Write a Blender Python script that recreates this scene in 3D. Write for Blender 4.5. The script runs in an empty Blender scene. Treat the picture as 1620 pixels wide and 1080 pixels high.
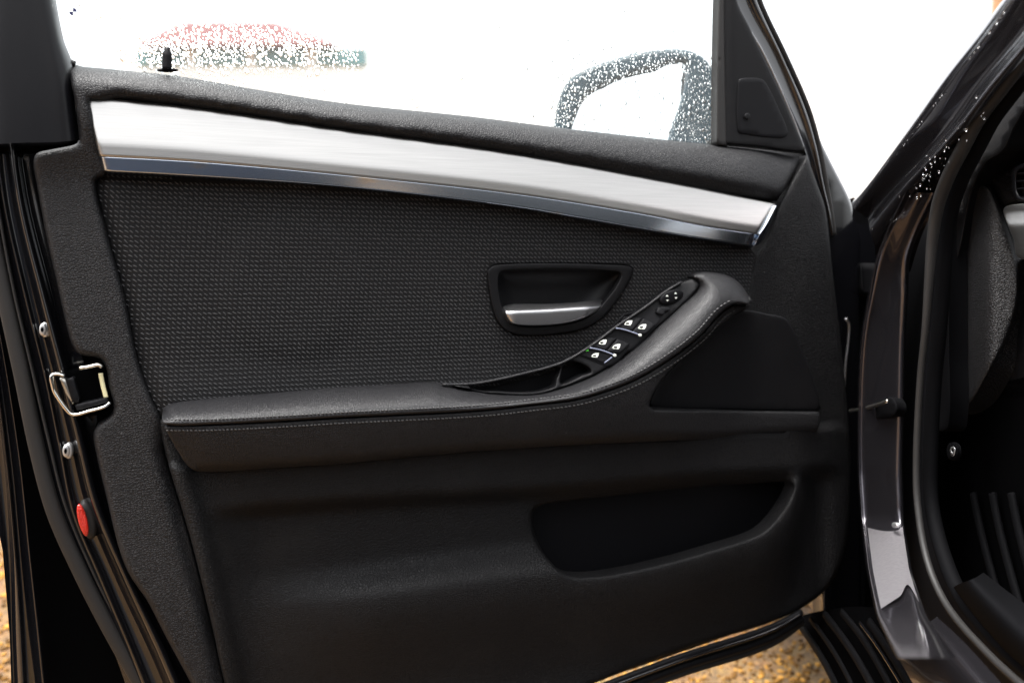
import bpy, math, random
import numpy as np
from mathutils import Vector, Matrix
from mathutils.geometry import delaunay_2d_cdt

random.seed(7); rng = np.random.default_rng(7)
scene = bpy.context.scene
R = math.radians

# ------------------------------------------------------------------ camera
F = 1400.0                                   # focal length in photo pixels (1620 wide)
PITCH = R(4.9)
CAM = np.array([0.0, 0.0, 0.87])
cd = bpy.data.cameras.new('camera'); cam = bpy.data.objects.new('camera', cd)
scene.collection.objects.link(cam); scene.camera = cam
cd.sensor_width = 36; cd.lens = F / 1620 * 36
cd.clip_start = 0.02; cd.clip_end = 500
cam.location = CAM; cam.rotation_euler = (math.pi / 2 - PITCH, 0, 0)
cd.dof.use_dof = True; cd.dof.focus_distance = 0.93; cd.dof.aperture_fstop = 4.0

# ------------------------------------------------------------------ world, sun, exposure
world = bpy.data.worlds.new("World"); scene.world = world; world.use_nodes = True
wn = world.node_tree.nodes; wl = world.node_tree.links
bg = wn['Background']
sky = wn.new('ShaderNodeTexSky'); sky.sky_type = 'NISHITA'; sky.sun_disc = False
SUN_EL, SUN_AZ = 76.0, 245.0                 # azimuth clockwise from +Y
sky.sun_elevation = R(SUN_EL); sky.sun_rotation = R(SUN_AZ)
sky.air_density = 1.0; sky.dust_density = 7.0; sky.ozone_density = 1.0
hs = wn.new('ShaderNodeHueSaturation'); hs.inputs['Saturation'].default_value = 0.15
wl.new(sky.outputs[0], hs.inputs['Color']); wl.new(hs.outputs[0], bg.inputs['Color'])
bg.inputs['Strength'].default_value = 0.15
sd = bpy.data.lights.new('sun', 'SUN'); sd.energy = 1.15; sd.angle = R(30); sd.color = (1, .97, .93)
sun = bpy.data.objects.new('sun', sd); scene.collection.objects.link(sun)
az = R(SUN_AZ); el = R(SUN_EL)
sdir = Vector((math.sin(az) * math.cos(el), math.cos(az) * math.cos(el), math.sin(el)))
sun.rotation_euler = sdir.to_track_quat('Z', 'Y').to_euler(); sun.location = sdir * 5
scene.view_settings.view_transform = 'Standard'; scene.view_settings.look = 'None'
scene.view_settings.exposure = 2.08; scene.view_settings.gamma = 1.0
scene.cycles.max_bounces = 10; scene.cycles.transparent_max_bounces = 16

# ------------------------------------------------------------------ frames: vertical planes seen by the camera
class Frame:
    """Vertical plane with local x along it, local y into it, z up. P() finds where a sight line meets it."""
    def __init__(s, origin, deg):
        s.O = np.array(origin, float); a = R(deg); s.rot = a
        s.D = np.array([math.cos(a), math.sin(a), 0]); s.n = np.array([math.sin(a), -math.cos(a), 0])
    def P(s, X, Y, w):
        X = np.asarray(X, float); Y = np.asarray(Y, float); w = np.broadcast_to(np.asarray(w, float), X.shape)
        a = (X - 810) / F; b = (540 - Y) / F
        d = np.stack([a, math.cos(PITCH) + b * math.sin(PITCH), -math.sin(PITCH) + b * math.cos(PITCH)], -1)
        t = (np.dot(s.O - CAM, s.n) + w) / (d @ s.n)
        p = CAM + d * t[..., None] - s.O
        return np.stack([p @ s.D, -(p @ s.n), p[..., 2]], -1)
    def px(s, L):
        """local point(s) -> photo pixels"""
        L = np.asarray(L, float)
        p = s.O + L[..., 0:1] * s.D - L[..., 1:2] * s.n + np.array([0, 0, 1.0]) * L[..., 2:3] - CAM
        f = p[..., 1] * math.cos(PITCH) - p[..., 2] * math.sin(PITCH)
        u = p[..., 1] * math.sin(PITCH) + p[..., 2] * math.cos(PITCH)
        return 810 + F * p[..., 0] / f, 540 - F * u / f

DOOR = Frame((0.448, 1.183, 0.33), 20)
BODY = Frame((0.448, 1.183, 0.20), 265)

def setp(o, label=None, cat=None, group=None, kind=None):
    if label: o['label'] = label
    if cat: o['category'] = cat
    if group: o['group'] = group
    if kind: o['kind'] = kind
    return o

def empty(name, loc, rot=0.0):
    o = bpy.data.objects.new(name, None); scene.collection.objects.link(o)
    o.location = loc; o.rotation_euler = (0, 0, rot); o.empty_display_size = .1
    return o

door = setp(empty('car_door', DOOR.O, DOOR.rot),
    'open black car door seen from inside, leather and woven trim with silver strip', 'car door')
body = setp(empty('parked_car', BODY.O, BODY.rot),
    'black car body with door opening, windscreen pillar and dashboard at the right', 'car')

# ------------------------------------------------------------------ mesh helpers
def mk(name, verts, faces, mat, parent=None, smooth=True, mats=None):
    me = bpy.data.meshes.new(name)
    me.from_pydata([tuple(map(float, v)) for v in verts], [], [tuple(f) for f in faces])
    if smooth: me.polygons.foreach_set('use_smooth', [True] * len(me.polygons))
    me.materials.append(mat)
    me.update()
    o = bpy.data.objects.new(name, me); scene.collection.objects.link(o)
    if parent: o.parent = parent
    return o

def crv(pts, closed=True, step=6.0):
    """smooth curve through pixel points; (x, y, 1) marks a sharp corner"""
    p = np.array([q[:2] for q in pts], float); sh = [len(q) > 2 and q[2] for q in pts]
    n = len(p); out = []
    segs = n if closed else n - 1
    def tan(i):
        if sh[i] : return None
        if not closed and (i == 0 or i == n - 1): return None
        v = p[(i + 1) % n] - p[(i - 1) % n]; L = np.linalg.norm(v)
        return v / L if L > 0 else None
    for i in range(segs):
        a, b = p[i], p[(i + 1) % n]; L = np.linalg.norm(b - a)
        ta, tb = tan(i), tan((i + 1) % n)
        if ta is None and tb is None: ta = tb = (b - a) / max(L, 1e-9)
        elif ta is None: ta = 1.5 * (b - a) / max(L, 1e-9) - .5 * tb
        elif tb is None: tb = 1.5 * (b - a) / max(L, 1e-9) - .5 * ta
        k = max(1, int(math.ceil(L / step)))
        for j in range(k):
            t = j / k
            h = (2*t**3-3*t**2+1)*a + (t**3-2*t**2+t)*L*ta + (-2*t**3+3*t**2)*b + (t**3-t**2)*L*tb
            out.append(h)
    if not closed: out.append(p[-1])
    return np.array(out)

def pdist(P, line, closed=False):
    A = line; B = np.roll(line, -1, 0)
    if not closed: A, B = A[:-1], line[1:]
    out = np.full(len(P), 1e9)
    for c in range(0, len(P), 4000):
        Q = P[c:c+4000, None, :]; d = B - A
        t = np.clip(((Q - A) * d).sum(-1) / np.maximum((d * d).sum(-1), 1e-12), 0, 1)
        e = Q - (A + t[..., None] * d)
        out[c:c+4000] = np.sqrt((e * e).sum(-1)).min(1)
    return out

def inside(P, loops):
    res = np.zeros(len(P), bool)
    for L in loops:
        A = L; B = np.roll(L, -1, 0)
        for c in range(0, len(P), 4000):
            x = P[c:c+4000, 0:1]; y = P[c:c+4000, 1:2]
            cond = (A[:, 1] > y) != (B[:, 1] > y)
            with np.errstate(divide='ignore', invalid='ignore'):
                xi = A[:, 0] + (y - A[:, 1]) * (B[:, 0] - A[:, 0]) / (B[:, 1] - A[:, 1])
            res[c:c+4000] ^= ((cond & (x < xi)).sum(1) % 2).astype(bool)
    return res

def ss(a, b, x):
    t = np.clip((np.asarray(x, float) - a) / (b - a), 0, 1); return t * t * (3 - 2 * t)

def rnd(d, r, depth):
    """rounded edge: 0 inside, -depth at the border"""
    t = np.clip(d / r, 0, 1)
    return -depth * (1 - np.sqrt(np.clip(1 - (1 - t) ** 2, 0, 1)))

def patch(name, outline, w, mat, parent=door, fr=DOOR, step=8.0, r=6.0, depth=.004, back=.012,
          holes=(), bstep=None, smooth=True, hr=None):
    """solid-looking panel: outline in photo pixels, w(X, Y, d) = how far it stands off the plane in metres"""
    bstep = bstep or min(step, 6.0)
    loops = [crv(outline, True, bstep)] + [crv(h, True, bstep) for h in holes]
    pts = []; edges = []
    for L in loops:
        b = len(pts); pts += list(L); n = len(L)
        edges += [(b + i, b + (i + 1) % n) for i in range(n)]
    nb = len(pts)
    rings = []
    if r > 0:
        offs = [r * k for k in (.06, .22, .5, .95)] if r > 2.5 else [r * k for k in (.25, .95)]
        for L in loops:
            nxt = np.roll(L, -1, 0); prv = np.roll(L, 1, 0); t = nxt - prv
            t /= np.maximum(np.linalg.norm(t, axis=1), 1e-9)[:, None]
            for sgn in (1, -1):
                nn = np.stack([-t[:, 1], t[:, 0]], 1) * sgn
                for o_ in offs:
                    q = L + nn * o_
                    ok = inside(q, loops)
                    dd = np.full(len(q), 1e9)
                    for L2 in loops: dd = np.minimum(dd, pdist(q, L2, True))
                    ok &= dd > o_ * .93
                    rings += list(q[ok])
    allp = np.array(pts); mn = allp.min(0); mx = allp.max(0)
    gx = np.arange(mn[0], mx[0], step); gy = np.arange(mn[1], mx[1], step)
    G = np.stack(np.meshgrid(gx, gy), -1).reshape(-1, 2); G = G + rng.uniform(-.08, .08, G.shape) * step
    G = G[inside(G, loops)]
    if len(G):
        dd = np.full(len(G), 1e9)
        for L in loops: dd = np.minimum(dd, pdist(G, L, True))
        G = G[dd > max(r * .95 + step * .35, step * .5)]
    P = np.array(pts + rings + list(G))
    res = delaunay_2d_cdt([Vector(p) for p in P], edges, [], 0, 1e-4)
    V = np.array([tuple(v) for v in res[0]]); tri = [f for f in res[2]]
    cen = np.array([V[list(f)].mean(0) for f in tri]); ok = inside(cen, loops)
    tri = [f for f, k in zip(tri, ok) if k]
    d = np.full(len(V), 1e9)
    for L in loops: d = np.minimum(d, pdist(V, L, True))
    d[d < 1e-3] = 0
    H = (w(V[:, 0], V[:, 1], d) if callable(w) else np.full(len(V), float(w))) + (rnd(d, r, depth) if r > 0 else 0)
    co = fr.P(V[:, 0], V[:, 1], H)
    verts = list(co); faces = []
    for f in tri:
        a, b, c = V[f[0]], V[f[1]], V[f[2]]
        cr = (b[0]-a[0])*(c[1]-a[1]) - (b[1]-a[1])*(c[0]-a[0])
        faces.append(f if cr < 0 else f[::-1])
    if back > 0:                                       # returning edge
        cnt = {}
        for f in faces:
            for i in range(len(f)):
                e = (f[i], f[(i+1) % len(f)]); cnt[tuple(sorted(e))] = cnt.get(tuple(sorted(e)), []) + [e]
        m = {}
        for k, es in cnt.items():
            if len(es) == 1:
                a, b = es[0]
                for q in (a, b):
                    if q not in m:
                        m[q] = len(verts); v = co[q].copy(); v[1] += back; verts.append(v)
                faces.append((b, a, m[a], m[b]))
    return mk(name, verts, faces, mat, parent, smooth)

def resample(P, n):
    s = np.concatenate([[0], np.cumsum(np.linalg.norm(np.diff(P[:, :2], axis=0), axis=1))])
    t = np.linspace(0, s[-1], n)
    return np.stack([np.interp(t, s, P[:, k]) for k in range(P.shape[1])], 1)

def loft(name, cols, mat, parent=door, fr=DOOR, rows=60, sub=4, sharp=False):
    """surface through feature lines; each line = ([(x, y[, w])...], w)"""
    C = []
    for pts, w in cols:
        p = crv([q[:2] for q in pts], False, 5)
        if len(pts[0]) > 2 and w < 9:
            al = lambda q: (lambda c: c / c[-1])(np.concatenate([[0], np.cumsum(np.linalg.norm(np.diff(q, axis=0), axis=1))])); ys = al(np.array([q[:2] for q in pts], float)); s = al(p); ww = np.interp(s, ys, [q[2] for q in pts]) + w
        else: ww = np.full(len(p), w)
        C.append(resample(np.column_stack([p, ww]), rows))
    C = np.array(C); out = []
    n = len(C)
    for i in range(n - 1):
        for j in range(sub):
            t = j / sub
            if sharp: out.append(C[i] * (1 - t) + C[i+1] * t); continue
            p0, p1, p2, p3 = C[max(i-1, 0)], C[i], C[i+1], C[min(i+2, n-1)]
            out.append(.5 * (2*p1 + (p2-p0)*t + (2*p0-5*p1+4*p2-p3)*t*t + (3*p1-p0-3*p2+p3)*t**3))
    out.append(C[-1]); out = np.array(out)
    L = fr.P(out[..., 0], out[..., 1], out[..., 2]); m = len(out)
    V = L.reshape(-1, 3); Fc = []
    for i in range(m - 1):
        for j in range(rows - 1):
            a = i * rows + j; Fc.append((a, a + 1, a + rows + 1, a + rows))
    return mk(name, V, Fc, mat, parent)

def gridsurf(name, top, bot, prof, mat, parent=door, fr=DOOR, n=160, m=26, ends=.004, endpx=5, back=.012):
    """strip between two lines; prof(t) = stand-off across it; both ends rounded over"""
    A = resample(crv(top, False, 4), n); B = resample(crv(bot, False, 4), n)
    L = np.linalg.norm(np.diff(A, axis=0), axis=1).sum(); s = np.linspace(0, L, n)
    # tighten samples at the ends
    q = np.linspace(0, 1, n); q = .5 - .5 * np.cos(math.pi * q) if ends else q; q = .6 * q + .4 * np.linspace(0, 1, n)
    A = np.stack([np.interp(q, np.linspace(0, 1, n), A[:, k]) for k in (0, 1)], 1); B = np.stack([np.interp(q, np.linspace(0, 1, n), B[:, k]) for k in (0, 1)], 1)
    d = np.minimum(q, 1 - q) * L; e = rnd(d, endpx, ends)
    t = np.concatenate([[0], 1 - (1 - np.linspace(0, 1, m)) ** 1.0, [1]]); V = []
    for k, tt in enumerate(t):
        P = A * (1 - tt) + B * tt
        w = np.asarray(prof(np.full(n, tt), q)) + e
        p = fr.P(P[:, 0], P[:, 1], w)
        if k == 0 or k == len(t) - 1: p[:, 1] += back
        p[0, 1] += back * .0; V.append(p)
    V = np.array(V)
    first = V[:, 0:1].copy(); first[..., 1] += back; last = V[:, -1:].copy(); last[..., 1] += back
    V = np.concatenate([first, V, last], 1); M_, N_ = V.shape[:2]
    Fc = [(i*N_+j, (i+1)*N_+j, (i+1)*N_+j+1, i*N_+j+1) for i in range(M_-1) for j in range(N_-1)]
    return mk(name, V.reshape(-1, 3), Fc, mat, parent)

def sweep(name, path, ra, rb, mat, parent=door, seg=10, up=(0, 1, 0), power=2.0, taper=None, caps=True):
    """bar with a rounded section along a 3-D path (local coordinates)"""
    P = np.array(path, float); n = len(P); V = []; Fc = []
    for i in range(n):
        t = P[min(i+1, n-1)] - P[max(i-1, 0)]; t /= np.linalg.norm(t)
        u = np.array(up, float); u = u - t * np.dot(u, t); u /= np.linalg.norm(u); s = np.cross(t, u)
        k = 1 if taper is None else taper(i / (n - 1))
        for j in range(seg):
            a = 2 * math.pi * j / seg; c, q = math.cos(a), math.sin(a)
            e = 2 / power
            V.append(P[i] + s * ra * k * math.copysign(abs(c) ** e, c) + u * rb * k * math.copysign(abs(q) ** e, q))
    for i in range(n - 1):
        for j in range(seg):
            a = i*seg+j; b = i*seg+(j+1) % seg; Fc.append((a, b, b+seg, a+seg))
    if caps: Fc.append(tuple(range(seg))[::-1]); Fc.append(tuple(range((n-1)*seg, n*seg)))
    return mk(name, V, Fc, mat, parent)

def pxpath(pts, w, fr=DOOR, step=6):
    """pixel line -> 3-D path; w number, or per-point list"""
    c = crv([q[:2] for q in pts], False, step)
    if isinstance(w, (int, float)): ww = np.full(len(c), float(w))
    else:
        p = np.array([q[:2] for q in pts], float)
        s0 = np.concatenate([[0], np.cumsum(np.linalg.norm(np.diff(p, axis=0), axis=1))])
        s1 = np.concatenate([[0], np.cumsum(np.linalg.norm(np.diff(c, axis=0), axis=1))])
        ww = np.interp(s1 / s1[-1], s0 / s0[-1], w)
    return fr.P(c[:, 0], c[:, 1], ww)

def disc(name, center, rx, ry, w, thick, mat, parent=door, fr=DOOR, rot=0, seg=28, dome=0.0, bev=.15):
    """low cylinder facing the viewer side of the plane, centre and radii in photo pixels"""
    rings = [(1, -thick), (1, -thick * bev), (1 - bev * .6, 0), (.5, dome * .75), (0.02, dome)]
    V = []; Fc = []; n = seg
    for k, dw in rings:
        a = np.linspace(0, 2*math.pi, n, endpoint=False); ca, sa = np.cos(a) * rx * k, np.sin(a) * ry * k
        X = center[0] + ca * math.cos(rot) - sa * math.sin(rot); Y = center[1] + ca * math.sin(rot) + sa * math.cos(rot)
        p = fr.P(X, Y, w); p[:, 1] -= dw; V += list(p)
    for i in range(len(rings) - 1):
        for j in range(n):
            a = i*n+j; b = i*n+(j+1) % n; Fc.append((b, a, a+n, b+n))
    Fc.append(tuple((len(rings)-1)*n + j for j in range(n))[::-1])
    return mk(name, V, Fc, mat, parent)

# ------------------------------------------------------------------ materials
def mat(name, col, rough=.5, metal=0.0, spec=.5, bump=None, coat=0, build=None):
    m = bpy.data.materials.new(name); m.use_nodes = True; nt = m.node_tree; b = nt.nodes['Principled BSDF']
    b.inputs['Base Color'].default_value = (*col, 1); b.inputs['Roughness'].default_value = rough
    b.inputs['Metallic'].default_value = metal; b.inputs['Specular IOR Level'].default_value = spec
    b.inputs['Coat Weight'].default_value = coat; b.inputs['Coat Roughness'].default_value = .04
    if build: build(nt, b)
    return m

def nd(nt, t, **kw):
    n = nt.nodes.new(t)
    for k, v in kw.items():
        if k in n.inputs.keys(): n.inputs[k].default_value = v
        else: setattr(n, k, v)
    return n

def coords(nt, scale=(1, 1, 1), rot=(0, 0, 0)):
    tc = nd(nt, 'ShaderNodeTexCoord'); mp = nd(nt, 'ShaderNodeMapping'); mp.inputs['Scale'].default_value = scale
    mp.inputs['Rotation'].default_value = rot
    nt.links.new(tc.outputs['Object'], mp.inputs[0]); return mp.outputs[0]

def leather(scale, strength, dist, rough, c0, c1, spec=.5):
    def f(nt, b):
        L = nt.links.new; co = coords(nt, (scale, scale * .6, scale * 1.25))
        n0 = nd(nt, 'ShaderNodeTexNoise', Scale=.5, Detail=2.0); L(co, n0.inputs[0])
        mx = nd(nt, 'ShaderNodeMix', data_type='VECTOR'); mx.inputs[0].default_value = .38
        L(co, mx.inputs[4]); L(n0.outputs['Color'], mx.inputs[5])
        sc = nd(nt, 'ShaderNodeVectorMath', operation='ADD'); L(co, sc.inputs[0])
        s2 = nd(nt, 'ShaderNodeVectorMath', operation='SCALE'); s2.inputs[3].default_value = 1.3
        L(n0.outputs['Color'], s2.inputs[0]); L(s2.outputs[0], sc.inputs[1])
        v = nd(nt, 'ShaderNodeTexVoronoi', feature='DISTANCE_TO_EDGE', Scale=1.0); L(sc.outputs[0], v.inputs['Vector'])
        mr = nd(nt, 'ShaderNodeMapRange'); mr.interpolation_type = 'SMOOTHSTEP'
        mr.inputs['From Max'].default_value = .22; L(v.outputs['Distance'], mr.inputs['Value'])
        n1 = nd(nt, 'ShaderNodeTexNoise', Scale=2.5, Detail=3.0); L(co, n1.inputs[0])
        ad = nd(nt, 'ShaderNodeMath', operation='MULTIPLY_ADD'); ad.inputs[1].default_value = .5
        L(n1.outputs['Fac'], ad.inputs[0]); L(mr.outputs[0], ad.inputs[2])
        bm = nd(nt, 'ShaderNodeBump'); bm.inputs['Strength'].default_value = strength; bm.inputs['Distance'].default_value = dist
        L(ad.outputs[0], bm.inputs['Height']); L(bm.outputs[0], b.inputs['Normal'])
        cr = nd(nt, 'ShaderNodeMix', data_type='RGBA'); L(mr.outputs[0], cr.inputs[0])
        cr.inputs[6].default_value = (*c0, 1); cr.inputs[7].default_value = (*c1, 1); 
        tcs = nd(nt, 'ShaderNodeTexCoord'); sp = nd(nt, 'ShaderNodeTexVoronoi', Scale=75.0); L(tcs.outputs['Object'], sp.inputs['Vector'])
        lt = nd(nt, 'ShaderNodeMath', operation='LESS_THAN'); lt.inputs[1].default_value = .05; L(sp.outputs['Distance'], lt.inputs[0])
        sx = nd(nt, 'ShaderNodeSeparateColor'); L(sp.outputs['Color'], sx.inputs[0])
        gt = nd(nt, 'ShaderNodeMath', operation='GREATER_THAN'); gt.inputs[1].default_value = .955; L(sx.outputs[0], gt.inputs[0])
        mu = nd(nt, 'ShaderNodeMath', operation='MULTIPLY'); L(lt.outputs[0], mu.inputs[0]); L(gt.outputs[0], mu.inputs[1])
        dst = nd(nt, 'ShaderNodeMix', data_type='RGBA'); L(mu.outputs[0], dst.inputs[0]); L(cr.outputs[2], dst.inputs[6]); dst.inputs[7].default_value = (.09, .09, .085, 1)
        sm = nd(nt, 'ShaderNodeTexNoise', Scale=7.0, Detail=7.0, Roughness=.75); L(tcs.outputs['Object'], sm.inputs['Vector'])
        sr = nd(nt, 'ShaderNodeMapRange'); sr.inputs['From Min'].default_value = .5; sr.inputs['From Max'].default_value = .8; sr.inputs['To Max'].default_value = .06; L(sm.outputs['Fac'], sr.inputs['Value'])
        d2 = nd(nt, 'ShaderNodeMix', data_type='RGBA'); L(sr.outputs[0], d2.inputs[0]); L(dst.outputs[2], d2.inputs[6]); d2.inputs[7].default_value = (.08, .075, .07, 1)
        L(d2.outputs[2], b.inputs['Base Color'])
        n2 = nd(nt, 'ShaderNodeTexNoise', Scale=.03, Detail=4.0); L(co, n2.inputs[0])
        r2 = nd(nt, 'ShaderNodeMapRange'); r2.inputs['To Min'].default_value = rough - .07; r2.inputs['To Max'].default_value = rough + .07
        L(n2.outputs['Fac'], r2.inputs['Value']); L(r2.outputs[0], b.inputs['Roughness'])
    return f

M = {}
M['leather'] = mat('black_grained_leather', (.02, .02, .021), .45, spec=.32, build=leather(360, .9, .00032, .52, (.003, .003, .0035), (.0085, .0083, .0097)))
M['soft_plastic'] = mat('black_soft_plastic', (.02, .02, .02), .5, spec=.22, build=leather(330, .9, .00042, .57, (.002, .002, .0023), (.0050, .0049, .0057)))
M['arm_leather'] = mat('smooth_armrest_leather', (.025, .025, .026), .42, spec=.36, build=leather(520, .8, .00022, .47, (.006, .006, .007), (.0115, .0113, .0128)))
def scuffs(nt, b):
    leather(350, .9, .0005, .5, (.004, .004, .0045), (.0095, .009, .0105))(nt, b)
    L = nt.links.new; co = coords(nt, (70, 70, 26), (0, R(12), 0)); n = nd(nt, 'ShaderNodeTexNoise', Scale=1.6, Detail=5.0, Roughness=.6); L(co, n.inputs[0])
    mr = nd(nt, 'ShaderNodeMapRange'); mr.inputs['From Min'].default_value = .63; mr.inputs['From Max'].default_value = .74; mr.inputs['To Max'].default_value = .5; L(n.outputs['Fac'], mr.inputs['Value'])
    prev = b.inputs['Base Color'].links[0].from_socket; mx = nd(nt, 'ShaderNodeMix', data_type='RGBA'); L(mr.outputs[0], mx.inputs[0]); L(prev, mx.inputs[6]); mx.inputs[7].default_value = (.06, .057, .055, 1); L(mx.outputs[2], b.inputs['Base Color'])
M['scuffed'] = mat('scuffed_side_plastic', (.01, .01, .01), .5, build=scuffs)
M['smooth'] = mat('smooth_black_plastic', (.006, .006, .007), .42, spec=.16, build=leather(900, .15, .0002, .45, (.005, .005, .006), (.006, .006, .0065)))
M['matte'] = mat('matt_black_plastic', (.004, .004, .005), .55, spec=.15)
M['void'] = mat('dark_cavity_plastic', (.002, .002, .0022), .9, spec=.0)

def scuffed(nt, b):
    L = nt.links.new; co = coords(nt, (25, 25, 8)); n = nd(nt, 'ShaderNodeTexNoise', Scale=1.0, Detail=6.0, Roughness=.7); L(co, n.inputs[0])
    r = nd(nt, 'ShaderNodeMapRange'); r.inputs['To Min'].default_value = .26; r.inputs['To Max'].default_value = .42
    L(n.outputs['Fac'], r.inputs['Value']); L(r.outputs[0], b.inputs['Roughness'])
M['gloss'] = mat('glossy_black_trim', (.004, .004, .0052), .22, spec=.22, build=scuffed)
M['paint'] = mat('black_car_paint', (.004, .004, .005), .12, coat=.6)
M['mirror_paint'] = mat('dark_teal_mirror_paint', (.003, .018, .028), .35, spec=.15)
M['body_paint'] = mat('charcoal_metallic_paint', (.075, .07, .08), .22, metal=.9, coat=.7)
M['dim'] = mat('dull_dark_rubber', (.002, .002, .0025), .75, spec=.06)
M['rubber'] = mat('black_rubber_seal', (.016, .015, .0145), .55, spec=.35)
M['fabric'] = mat('woven_black_fabric', (.004, .004, .0045), .85, spec=.3)
M['thread'] = mat('grey_woven_thread', (.052, .052, .054), .6, spec=.25)
M['stitch'] = mat('dark_grey_stitch_thread', (.055, .055, .056), .6)

def brushed(nt, b):
    L = nt.links.new; co = coords(nt, (14, 200, 2200), (0, R(3.4), 0))
    n = nd(nt, 'ShaderNodeTexNoise', Scale=1.0, Detail=4.0); L(co, n.inputs[0])
    bm = nd(nt, 'ShaderNodeBump'); bm.inputs['Strength'].default_value = .12; bm.inputs['Distance'].default_value = .0002
    L(n.outputs['Fac'], bm.inputs['Height']); L(bm.outputs[0], b.inputs['Normal'])
    mx = nd(nt, 'ShaderNodeMix', data_type='RGBA'); L(n.outputs['Fac'], mx.inputs[0])
    mx.inputs[6].default_value = (.31, .305, .295, 1); mx.inputs[7].default_value = (.52, .51, .49, 1); L(mx.outputs[2], b.inputs['Base Color'])
M['alu'] = mat('brushed_aluminium', (.75, .74, .72), .34, metal=1.0, build=brushed)

def oxid(nt, b):
    L = nt.links.new; co = coords(nt, (9, 9, 30)); n = nd(nt, 'ShaderNodeTexNoise', Scale=1.0, Detail=7.0, Roughness=.65); L(co, n.inputs[0])
    mr = nd(nt, 'ShaderNodeMapRange'); mr.inputs['From Min'].default_value = .56; mr.inputs['From Max'].default_value = .68; L(n.outputs['Fac'], mr.inputs['Value'])
    mx = nd(nt, 'ShaderNodeMix', data_type='RGBA'); L(mr.outputs[0], mx.inputs[0])
    mx.inputs[6].default_value = (.50, .56, .64, 1); mx.inputs[7].default_value = (.66, .56, .42, 1); L(mx.outputs[2], b.inputs['Base Color'])
M['chrome_strip'] = mat('satin_bluish_chrome', (.5, .55, .6), .15, metal=1.0, build=oxid)
M['chrome'] = mat('polished_chrome', (.75, .74, .7), .12, metal=1.0)
M['satin'] = mat('satin_silver_lever', (.45, .45, .46), .33, metal=1.0)
M['body_steel'] = mat('dark_shut_metal', (.003,.003,.003), .3, spec=.4)
M['steel'] = mat('plated_steel', (.6, .58, .52), .28, metal=1.0)
M['zinc'] = mat('zinc_bolt', (.6, .6, .6), .4, metal=.85)
M['white'] = mat('white_print', (.8, .82, .76), .5)
M['grey_line'] = mat('grey_blue_edge', (.20, .22, .30), .3)
M['blue'] = mat('dark_blue_print', (.02, .015, .10), .5)
def led(nt, b):
    b.inputs['Emission Color'].default_value = (.12, .7, .08, 1); b.inputs['Emission Strength'].default_value = .08
M['led'] = mat('green_indicator_light', (.05, .4, .03), .4, build=led)
def refl(nt, b):
    L = nt.links.new; co = coords(nt, (650, 650, 650)); v = nd(nt, 'ShaderNodeTexVoronoi', Scale=1.0); L(co, v.inputs['Vector'])
    bm = nd(nt, 'ShaderNodeBump'); bm.inputs['Strength'].default_value = .8; bm.inputs['Distance'].default_value = .001
    L(v.outputs['Distance'], bm.inputs['Height']); L(bm.outputs[0], b.inputs['Normal'])
M['red'] = mat('red_reflector', (.45, .015, .006), .2, coat=.5, build=refl)
M['yellow'] = mat('pale_yellow_plating', (.75, .7, .42), .4)
M['mirror'] = mat('mirror_glass', (.92, .94, .95), .02, metal=1.0)

def glassmat(name, tint, fog, ior=1.45):
    m = bpy.data.materials.new(name); m.use_nodes = True; nt = m.node_tree; nt.nodes.clear(); L = nt.links.new
    out = nd(nt, 'ShaderNodeOutputMaterial'); tr = nd(nt, 'ShaderNodeBsdfTransparent'); tr.inputs[0].default_value = (*tint, 1)
    gl = nd(nt, 'ShaderNodeBsdfGlossy'); gl.inputs['Roughness'].default_value = .02
    fr_ = nd(nt, 'ShaderNodeFresnel', IOR=ior); mx = nd(nt, 'ShaderNodeMixShader'); L(fr_.outputs[0], mx.inputs[0]); L(tr.outputs[0], mx.inputs[1]); L(gl.outputs[0], mx.inputs[2])
    ts = nd(nt, 'ShaderNodeBsdfTranslucent'); ts.inputs[0].default_value = (.85, .9, .9, 1)
    m2 = nd(nt, 'ShaderNodeMixShader'); m2.inputs[0].default_value = fog; L(mx.outputs[0], m2.inputs[1]); L(ts.outputs[0], m2.inputs[2])
    L(m2.outputs[0], out.inputs[0]); return m
M['glass'] = glassmat('misted_window_glass', (.93, .98, .97), .11)
M['glass2'] = glassmat('windscreen_glass', (.93, .98, .97), .03)
def water(nt, b):
    b.inputs['Transmission Weight'].default_value = 1.0; b.inputs['IOR'].default_value = 1.33
M['water'] = mat('rain_water', (1, 1, 1), .02, build=water)

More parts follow.
